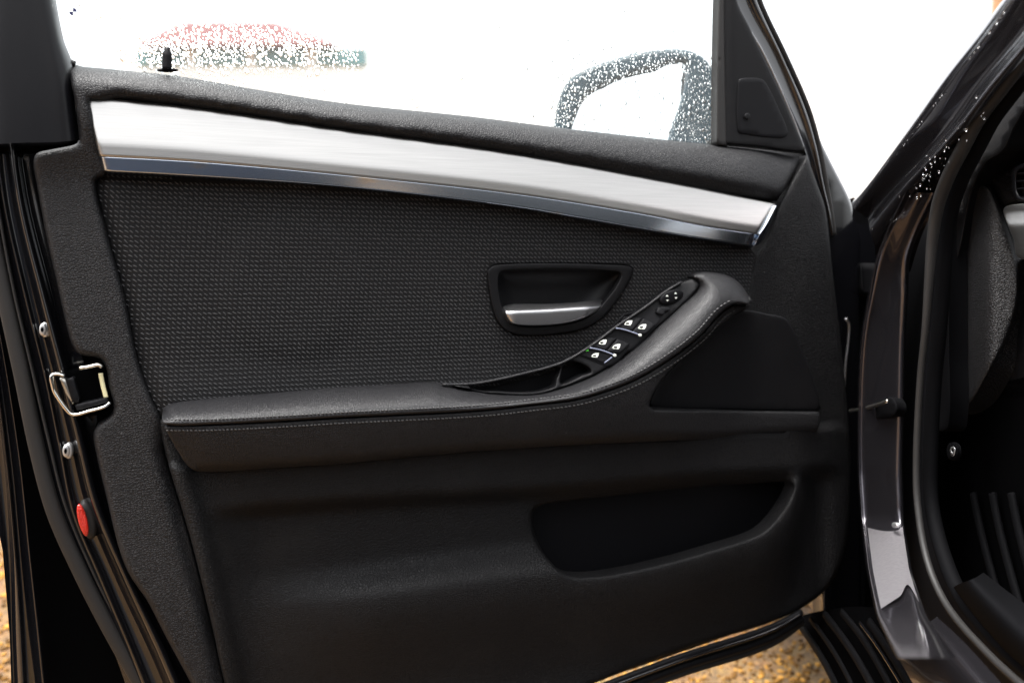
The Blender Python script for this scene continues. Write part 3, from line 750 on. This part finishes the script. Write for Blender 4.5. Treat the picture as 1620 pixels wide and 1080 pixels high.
# --- exterior mirror beyond the glass
MIR = [(872,250,1),(878,200),(888,152),(905,124),(940,105),(1000,87),(1050,79),(1090,81),(1118,97),(1134,130),(1145,180),(1150,250,1)]
MIRG = [(898,255,1),(905,200),(924,156),(950,137),(1000,116),(1050,101),(1078,95),(1087,98),(1088,115),(1078,160),(1060,215),(1052,255,1)]
hous = patch('mirror_housing', MIR, lambda X, Y, d: -.231 + (Y - 90) * .00014 + (X - 893) * .00040, M['mirror_paint'], step=12, r=6, depth=.006, back=.006, holes=[MIRG])
patch('mirror_shell', MIR, lambda X, Y, d: -.260 + (Y - 90) * .00014 + (X - 893) * .00040 - .04*np.clip(d/60, 0, 1), M['mirror_paint'], hous, step=14, r=0, back=-.025)
patch('mirror_glass', [(x, y) + tuple(q) for x, y, *q in [(p[0], p[1], *p[2:]) for p in [(876,258,1),(884,196),(900,146),(936,124),(1000,105),(1050,90),(1084,84),(1102,90),(1106,115),(1096,162),(1078,216),(1070,258,1)]]],
      lambda X, Y, d: -.240 + (Y - 90) * .00014 + (X - 893) * .00040, M['mirror'], hous, step=20, r=0, back=.003)

# --- mirror triangle cover and window frame
patch('mirror_cover', [(1141,-30,1),(1160,-30,1),(1168,8),(1185,42),(1205,83),(1238,152),(1262,208),(1272,234),(1266,240),(1200,232),(1150,228,1),(1142,228,1),(1143,100)],
      lambda X, Y, d: -.014 + .006*ss(1140, 1160, X), M['smooth'], step=7, r=3, depth=.003, back=.012)
patch('cover_plate', [(1167,130),(1172,124),(1205,125),(1214,135),(1232,172),(1246,206),(1244,216),(1232,219),(1180,213),(1167,208)],
      lambda X, Y, d: -.0065 + 0*X, M['matte'], step=8, r=2, depth=.002, back=.004)
disc('cover_screw', (1183,184), 4.5, 5.0, -.004, .003, M['smooth'], seg=14)
patch('window_channel', [(1137,-30,1),(1146,-30,1),(1147,90),(1150,228,1),(1150,232,1),(1133,229,1),(1134,100)],
      lambda X, Y, d: -.010 + 0*X, M['rubber'], step=6, r=3, depth=.004, back=.012)
loft('front_window_frame', [
    ([(1150,-30),(1162,10),(1205,84),(1252,182),(1273,236),(1290,292),(1306,340),(1313,372)], -.016),
    ([(1157,-30),(1169,10),(1212,84),(1257,182),(1278,236),(1294,292),(1309,340),(1315,372)], -.020),
    ([(1173,-30),(1186,10),(1229,90),(1266,182),(1284,236),(1298,292),(1311,340),(1316,372)], -.022),
    ([(1186,-30),(1198,10),(1236,90),(1271,170),(1290,232),(1302,292),(1313,340),(1318,372)], -.018),
    ([(1190,-30),(1203,10),(1240,90),(1275,170),(1293,232),(1305,292),(1316,340),(1320,372)], -.030),
    ([(1190,-30),(1203,10),(1240,90),(1275,170),(1293,232),(1305,292),(1316,340),(1320,372)], -.060)], M['paint'], sub=3)
sweep('frame_bead', pxpath([(1152,-30),(1164,10),(1207,84),(1252,182),(1272,236)], -.012), .0012, .0015, M['satin'], seg=8)
sweep('frame_seal', pxpath([(1192,-30),(1203,10),(1241,90),(1276,170),(1294,232),(1307,300),(1318,372)], -.030), .0035, .006, M['rubber'], seg=8)
patch('door_front_skin', [(1284,192,1),(1312,250),(1340,305),(1347,322,1),(1361,380,1),(1362,990,1),(1300,990,1),(1300,400,1),(1290,260,1)], lambda X, Y, d: -.060 + 0*X, M['paint'], step=16, r=5, depth=.01, back=.02)

patch('belt_seal', [(1120,222,1),(1290,232,1),(1292,262,1),(1120,250,1)], -.036, M['rubber'], step=20, r=0, back=.005)
# --- rear upright of the window frame
loft('rear_window_frame', [
    ([(-60,-40),(-60,60),(-60,140),(-60,228)], .000),
    ([(-12,-40),(-12,60),(-8,140),(-8,228)], .018),
    ([(24,-40),(28,60),(32,140),(34,226)], .021),
    ([(52,-40),(68,60),(80,140),(86,225)], .020),
    ([(66,-40),(86,60),(101,130),(110,223)], .016),
    ([(76,-40),(95,60),(110,115),(121,221)], .006),
    ([(81,-40),(99,60),(114,104),(125,220)], -.012),
    ([(82,-40),(100,60),(115,104),(126,219)], -.035)], M['gloss'], sub=6)
patch('frame_foot', [(-60,220,1),(-10,226),(30,225),(100,223),(126,217,1),(128,222,1),(100,236,1),(-60,240,1)], -.012, M['void'], step=8, r=0, back=.03)
sweep('glass_run_end', pxpath([(110,98),(116,101),(119,102)], -.02), .003, .003, M['rubber'], seg=8)

# --- rear shut face
SHUT = [
    ([(40,215),(62,330),(100,470),(140,600),(165,720),(190,830),(240,930),(300,1050),(330,1110)], -.030),
    ([(28,215),(46,330),(82,470),(116,600),(140,700),(168,810),(215,920),(275,1040),(308,1110)], -.026),
    ([(22,215),(38,330),(73,470),(105,590),(130,690),(158,800),(205,912),(262,1030),(296,1110)], -.006),
    ([(14,215),(30,330),(64,470),(95,590),(120,690),(148,800),(195,912),(250,1030),(284,1110)], -.004),
    ([(8,215),(24,330),(57,470),(88,590),(112,690),(138,800),(184,912),(238,1030),(272,1110)], -.022),
    ([(0,215),(14,330),(46,470),(76,590),(100,700),(124,810),(168,912),(218,1030),(252,1110)], -.024),
    ([(-8,215),(8,330),(40,470),(70,590),(93,700),(116,810),(158,912),(208,1030),(240,1110)], -.020),
    ([(-14,215),(2,330),(32,470),(62,590),(84,700),(106,810),(148,912),(198,1030),(228,1110)], -.028),
    ([(-30,215),(-16,330),(14,470),(44,600),(66,720),(90,820),(130,912),(180,1030),(208,1110)], -.034)]
shell = loft('shut_face', SHUT, M['paint'], rows=90, sub=5)
sweep('door_seal', pxpath([(-30,230),(-20,330),(6,460),(32,580),(60,715),(86,810),(128,905),(174,995),(228,1090),(245,1120)], -.030), .0075, .006, M['rubber'], seg=14, power=2.5)
sweep('seal_lip', pxpath([(-14,230),(-2,330),(22,460),(50,580),(78,700),(104,800),(148,905),(196,1000),(250,1110)], -.026), .0015, .003, M['rubber'], seg=8)
patch('inner_skin', [(-80,205,1),(122,205,1),(130,170,1),(1255,290,1),(1295,400,1),(1335,760,1),(1330,860,1),(1305,925,1),(1262,962,1),(1208,986,1),(935,1080,1),(840,1120,1),(20,1130,1),(15,1000,1),(4,870,1),(-30,700,1),(-40,400,1),(-80,300,1)], -.085, M['void'], step=60, r=0, back=0)
loft('outer_door_edge', [
    ([(-30,380),(2,520),(34,720),(52,880),(66,1000),(76,1100)], -.052),
    ([(-34,380),(-2,520),(30,720),(47,880),(60,1000),(70,1100)], -.046),
    ([(-38,380),(-6,520),(24,720),(40,880),(52,1000),(61,1100)], -.056),
    ([(-44,380),(-14,520),(14,720),(29,880),(38,1000),(44,1100)], -.058),
    ([(-48,380),(-18,520),(9,720),(24,880),(32,1000),(37,1100)], -.050),
    ([(-52,380),(-24,520),(4,720),(16,880),(20,1000),(24,1100)], -.060),
    ([(-60,380),(-50,520),(-24,720),(4,866),(13,960),(18,1100)], -.058)], M['paint'], rows=60, sub=4)
# latch
def wire(name, pts, w, ra, m, rb=None, parent=None): return sweep(name, pxpath(pts, w, step=3), ra, rb or ra, m, parent or latch, seg=8)
latch = patch('latch', [(88,594,1),(120,582,1),(158,574),(168,580),(178,640),(166,652),(120,658),(104,640)], -.012, M['void'], step=8, r=2, back=.02)
wire('latch_frame', [(102,594),(90,591),(82,594),(84,610),(88,622),(110,652),(120,655),(140,650),(165,643),(174,636)], .003, .0020, M['chrome'], .0045)
wire('latch_lip', [(126,582),(140,580),(156,577),(161,581)], .002, .0020, M['steel'], .003)
wire('latch_plate', [(159,590),(163,610),(168,629)], -.002, .0022, M['yellow'], .001)
patch('latch_guard', [(94,598,1),(103,598,1),(118,636,1),(116,640,1),(104,622,1)], -.001, M['steel'], latch, step=6, r=1, depth=.001, back=.01)
patch('latch_claw', [(104,600,1),(116,596,1),(126,630,1),(124,638,1),(114,636,1)], .001, M['matte'], latch, step=6, r=1.5, depth=.002, back=.014)
patch('latch_base', [(118,640,1),(170,628,1),(172,636,1),(122,650,1)], .001, M['matte'], latch, step=6, r=1, depth=.002, back=.012)
for x, y in ((68.5, 521.5), (105.5, 713.5)):
    bl = disc('bolt', (x + 2.5, y), 7.5, 12.5, -.014, .008, M['zinc'], dome=.0, bev=.25)
    disc('bolt_head', (x - 1.0, y), 6.2, 10.5, -.0125, .004, M['zinc'], bl, bev=.4)
    disc('bolt_socket', (x - 2.0, y), 2.4, 4.2, -.0105, .001, M['void'], bl, seg=6)
rf = disc('reflector', (138, 823), 13, 32, -.016, .012, M['rubber'], rot=R(-12), bev=.3)
disc('reflector_lens', (130.5, 823), 7.0, 26, -.009, .004, M['red'], rf, rot=R(-14), bev=.2)

# --- bottom sheet edge of the door
for k, (dy, ww, m, rr) in enumerate(((8, -.008, M['matte'], .004), (14, -.004, M['paint'], .0022), (24, -.014, M['matte'], .006), (33, -.02, M['rubber'], .006))):
    sweep('bottom_flange', pxpath([(800,1140+dy),(940,1082+dy),(1080,1029+dy),(1213,986+dy),(1268,962+dy*.6)], ww), rr, rr, m, seg=8)

# ================================================================== CAR BODY
def bp(name, outline, w, m, **k): return patch(name, outline, w, m, body, BODY, **k)
OUT = [(1625,-45),(1587,0),(1547,53),(1497,117),(1447,187),(1413,233),(1380,277),(1348,320)]
loft('a_pillar', [
    (OUT, -.012),
    ([(1634,-45),(1594,1),(1554,55),(1503,119),(1453,189),(1419,236),(1386,282),(1350,330)], .004),
    ([(1690,-45),(1655,5),(1612,62),(1560,124),(1508,196),(1468,240),(1420,290),(1372,345)], -.012),
    ([(1705,-45),(1668,10),(1624,68),(1572,130),(1518,200),(1478,246),(1428,300),(1376,365)], -.004),
    ([(1718,-45),(1680,15),(1634,75),(1582,138),(1528,208),(1488,254),(1436,318),(1384,390)], -.014),
    ([(1722,-45),(1684,18),(1638,80),(1587,143),(1534,213),(1494,262),(1442,328),(1390,410)], -.026),
    ([(1760,-45),(1715,25),(1668,90),(1606,150),(1550,225),(1514,275),(1468,350),(1440,430)], -.045)], M['body_paint'], body, BODY, rows=50, sub=4)
HY = [305,400,470,540,640,740,815,835,860,900,940,975,1045]
_lerp = lambda xs, n: list(np.interp(n, HY, xs))
HN = [305,400,470,540,640,740] + list(range(800,1050,12))
def hp(xs, w0, k=1.0): return ([(x, y, k * .0008 * (0 if y < 815 else ((y - 815) ** 2 / 100 if y < 865 else y - 840))) for x, y in zip(_lerp(xs, HN), HN)], w0)
loft('hinge_pillar', [
    hp([1430,1388,1372,1361,1356,1356,1360,1362,1365,1370,1378,1386,1420], -.030, 1.0),
    hp([1432,1390,1375,1364,1359,1359,1363,1365,1368,1373,1381,1389,1423], -.006, 1.0),
    hp([1438,1396,1381,1370,1365,1365,1369,1371,1374,1379,1387,1395,1429], -.009, 1.0),
    hp([1456,1418,1406,1400,1398,1397,1399,1400,1403,1408,1418,1428,1470], -.021, 1.0),
    hp([1482,1440,1433,1429,1427,1425,1427,1428,1432,1438,1450,1462,1512], -.034, 1.0),
    hp([1488,1444,1437,1433,1431,1429,1431,1432,1436,1442,1454,1466,1518], -.050, 1.0)], M['body_paint'], body, BODY, rows=90, sub=4)
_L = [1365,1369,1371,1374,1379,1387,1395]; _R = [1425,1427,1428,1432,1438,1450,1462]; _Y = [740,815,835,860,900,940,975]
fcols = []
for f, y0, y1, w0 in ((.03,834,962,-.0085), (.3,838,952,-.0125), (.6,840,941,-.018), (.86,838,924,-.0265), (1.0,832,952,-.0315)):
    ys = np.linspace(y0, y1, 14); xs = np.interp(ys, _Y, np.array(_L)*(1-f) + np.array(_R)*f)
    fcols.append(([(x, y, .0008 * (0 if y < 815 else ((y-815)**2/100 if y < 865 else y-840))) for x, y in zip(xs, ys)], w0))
def reflection_grey(nt, b):
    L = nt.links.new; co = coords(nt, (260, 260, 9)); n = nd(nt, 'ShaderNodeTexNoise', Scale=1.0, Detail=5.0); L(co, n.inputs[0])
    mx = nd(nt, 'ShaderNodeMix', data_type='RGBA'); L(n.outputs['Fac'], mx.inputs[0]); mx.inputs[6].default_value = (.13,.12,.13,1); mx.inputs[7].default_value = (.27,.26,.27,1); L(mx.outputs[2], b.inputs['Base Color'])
M['reflection_grey'] = mat('painted_grey_reflection', (.3, .29, .3), .42, metal=.6, build=reflection_grey)  # grey stands in for bright sky mirrored in the paint
loft('pillar_reflection', fcols, M['reflection_grey'], body, BODY, rows=40, sub=4)  # sky reflection on the pillar foot, painted as a streaky light grey overlay
bp('pillar_flange', [(1395,380,1),(1440,330,1),(1480,270,1),(1560,160,1),(1560,230,1),(1500,320,1),(1480,500,1),(1470,720,1),(1474,800,1),(1492,890,1),(1530,970,1),(1650,1100,1),(1500,1110,1),(1420,960,1),(1415,800,1),(1415,500,1)], -.060, M['matte'], step=30, r=0, back=0)
bp('inner_wing', [(1300,330,1),(1350,312,1),(1400,330,1),(1450,400,1),(1450,900,1),(1400,1000,1),(1290,1010,1)], -.075, M['void'], step=40, r=0, back=0)
SEAL = [(1660,30),(1622,88),(1580,145),(1547,190),(1523,235),(1500,280),(1484,325),(1475,380),(1470,440),(1464,520),(1456,600),(1450,720),(1452,800),(1468,890),(1500,960),(1560,1030),(1625,1090)]
sweep('opening_seal', pxpath(SEAL, -.020, BODY), .0062, .007, M['rubber'], body, seg=12, taper=lambda t: 1 - .45 * float(ss(.25, .5, t)))
sweep('inner_seal', pxpath([(x + 22, y) if y < 850 else (x + 26, y - 8) for x, y in SEAL], -.040, BODY), .008, .008, M['dim'], body, seg=12)
# interior A pillar trim, kick panel, floor side
bp('pillar_trim', [(1690,0,1),(1620,110),(1560,200),(1520,270),(1500,350),(1495,450),(1540,300),(1562,258),(1588,240),(1604,206),(1622,176),(1700,80,1)], -.075, M['smooth'], step=12, r=3, back=.05)
bp('kick_panel', [(1484,400,1),(1500,335,1),(1502,560),(1500,676),(1480,678),(1476,600)], -.065, M['dim'], step=10, r=1, depth=.001, back=.02)
bp('footwell_side', [(1450,640,1),(1760,560,1),(1760,1120,1),(1640,1120,1),(1540,1010),(1490,930),(1462,840)], -.12, M['void'], step=30, r=0, back=0)
bp('dash_end_cap', [(1528,300),(1548,291),(1562,293),(1574,310),(1590,350),(1606,400),(1612,440),(1608,490),(1592,540),(1565,590),(1535,640),(1512,655),(1488,640),(1488,540),(1494,440),(1506,350)],
   lambda X, Y, d: -.085 - .02*ss(1560, 1612, X) - .012*ss(1545, 1490, X), M['scuffed'], step=8, r=6, depth=.01, back=.06)
dash = bp('dashboard', [(1536,286,1),(1545,262),(1560,250),(1590,240),(1620,233),(1760,215,1),(1760,320,1),(1620,322),(1590,326),(1582,322),(1574,306),(1562,290),(1548,287)],
   lambda X, Y, d: -.095 - .03*ss(290, 240, Y) , M['leather'], step=8, r=8, depth=.02, back=.06)
bp('dash_lower', [(1614,408,1),(1700,408,1),(1760,420,1),(1760,640,1),(1540,660,1),(1570,600),(1600,550),(1614,490),(1618,440)], -.12, M['smooth'], step=20, r=5, back=.05)
v = bp('air_vent', [(1600,272),(1606,262),(1640,256),(1700,254),(1700,318,1),(1612,318),(1603,308)], -.088, M['gloss'], step=8, r=3, depth=.003, back=.02, holes=[[(1609,276),(1616,268),(1640,264),(1690,262),(1690,312,1),(1616,312),(1610,304)]])
v.parent = body
for yy in (276, 288, 300):
    o = sweep('slat', pxpath([(1608,yy),(1640,yy-2),(1690,yy-6)], -.10, BODY), .002, .012, M['gloss'], v, seg=6)
bp('vent_cavity', [(1604,266,1),(1700,250,1),(1700,322,1),(1606,322,1)], -.12, M['void'], step=30, r=0, back=0)
bp('dash_trim', [(1587,334),(1593,326),(1620,322),(1700,318,1),(1700,410,1),(1612,408),(1604,380)], lambda X, Y, d: -.088 + .0*X + .010*ss(330, 360, Y), M['alu'], step=7, r=2, depth=.002, back=.02)
bp('bonnet_release', [(1499,704),(1507,699),(1514,706),(1514,722),(1506,728),(1499,722)], -.07, M['dim'], step=8, r=1, depth=.001, back=.004)
patch('release_symbol', [(1503,710),(1506,706),(1510,708),(1510,716),(1507,722),(1504,718)], -.069, M['zinc'], body, BODY, step=6, r=0, back=.0005, holes=[[(1505,711),(1507,709),(1508,711),(1508,715),(1506,716)]], bstep=2)
# sill: outer rubber and scuff covers running toward the camera
for k, (a, b_, ww, rr, m) in enumerate([
        ([(1262,984),(1300,1040),(1330,1100)], None, .030, .006, 'matte'), ([(1282,978),(1322,1035),(1356,1100)], None, .026, .004, 'rubber'),
        ([(1305,972),(1348,1030),(1388,1100)], None, .018, .006, 'matte'), ([(1332,968),(1372,1020),(1416,1100)], None, .012, .005, 'rubber'),
        ([(1360,984),(1392,1028),(1434,1096)], None, .016, .0022, 'paint'), ([(1376,984),(1410,1034),(1446,1096)], None, .004, .006, 'matte')]):
    sweep('sill_strip', pxpath(a, ww, BODY), rr, rr*.6, M['dim' if m != 'paint' else m], body, seg=10)
loft('sill_base', [([(1256,975),(1296,1040),(1330,1110)], .02), ([(1330,960),(1376,1030),(1420,1110)], .0), ([(1390,960),(1420,1030),(1460,1110)], -.01)], M['void'], body, BODY, rows=10, sub=3)
loft('sill_cover', [([(1400,1010),(1424,1045),(1460,1110)], .046), ([(1424,1008),(1450,1040),(1500,1110)], .045), ([(1460,990),(1500,1030),(1570,1110)], .040), ([(1482,975),(1530,1020),(1610,1110)], .02)], M['body_paint'], body, BODY, rows=20, sub=5)
loft('entry_trim', [([(1505,930),(1545,985),(1600,1045),(1680,1110)], -.04), ([(1520,922),(1562,974),(1618,1034),(1700,1100)], -.020), ([(1540,915),(1586,962),(1642,1014),(1720,1070)], -.022), ([(1556,905),(1615,950),(1672,988),(1740,1030)], -.06)], M['dim'], body, BODY, rows=20, sub=5)
for k in range(3):
    x = 1548 + k * 30
    sweep('mat_rib', pxpath([(x - 8, 780), (x + 4, 840), (x + 22, 910), (x + 44, 985)], -.11, BODY), .006, .004, M['dim'], body, seg=8)
# hinge hardware
bp('door_hinge', [(1322,418,1),(1364,416,1),(1366,466,1),(1326,470,1)], -.040, M['dim'], step=8, r=3, depth=.004, back=.02)
wire('wiring_boot', [(1337,504),(1343,512),(1342,540),(1338,575),(1336,612)], -.050, .002, M['satin'], parent=door)
sweep('check_strap', pxpath([(1344,650),(1366,646),(1388,640),(1404,634)], -.012, BODY), .0022, .0016, M['steel'], body, seg=8)
bp('strap_bracket', [(1384,636,1),(1408,628),(1418,636),(1420,650),(1410,660),(1386,662,1)], lambda X, Y, d: -.013 - (X - 1384) * .0003, M['dim'], step=6, r=2, depth=.002, back=.01)
for x, y in ((1373,803),(1414,830),(1371,826)): disc('body_bolt', (x, y), 4, 4.5, -.014, .004, M['zinc'], body, BODY, seg=10)

# rest of the car around the opening: floor, roof, rear door and far side
X0 = .02
def cbox(name, x0, x1, y0, y1, z0, z1, m):
    # world-aligned box given in world metres, stored in the car's own space
    V = [(x, y, z) for x in (x0, x1) for y in (y0, y1) for z in (z0, z1)]
    a = -BODY.rot; c, sn = math.cos(a), math.sin(a); W = []
    for x, y, z in V:
        x -= BODY.O[0]; y -= BODY.O[1]; W.append((x*c - y*sn, x*sn + y*c, z - BODY.O[2]))
    return mk(name, W, [(0,1,3,2),(4,6,7,5),(0,4,5,1),(2,3,7,6),(0,2,6,4),(1,5,7,3)], m, body, smooth=False)
cbox('floor', .62, 2.0, -2.2, 1.5, .18, .26, M['void'])
cbox('far_side', 1.95, 2.05, -2.2, 1.5, .2, .95, M['matte'])
cbox('dash_core', .60, 1.9, 1.02, 1.3, .52, .93, M['dim'])
cbox('engine_bay', .50, 1.9, 1.3, 2.4, .3, .93, M['paint'])
cbox('roof', .62, 1.9, -2.0, .35, 1.38, 1.42, M['paint'])
cbox('rear_door', .38, .50, -1.5, -.22, .25, .98, M['paint'])
cbox('seat', .68, 1.15, -.15, .35, .3, .6, M['matte'])

def pillar_drops():
    V = []; Fc = []
    for _ in range(85):
        k = rng.uniform(0, 1) ** .8; x = 1562 - 165*k + rng.normal(0, 9); y = 150 + 200*k + rng.normal(0, 9) + 14
        if _ > 60:
            q = rng.uniform(0, 1); x = 1590 - 190*q + 6; y = 5 + 250*q + 6
        c = BODY.P(x, y, .004); sz = float(np.clip(rng.lognormal(-7.1, .4), .0004, .0016)); b = len(V)
        for v in IV: V.append(c + v * sz * np.array([1, .6, 1.1]))
        for f in IF: Fc.append((b+f[0], b+f[1], b+f[2]))
    setp(mk('raindrops', V, Fc, M['water'], body), kind='stuff')
pillar_drops()
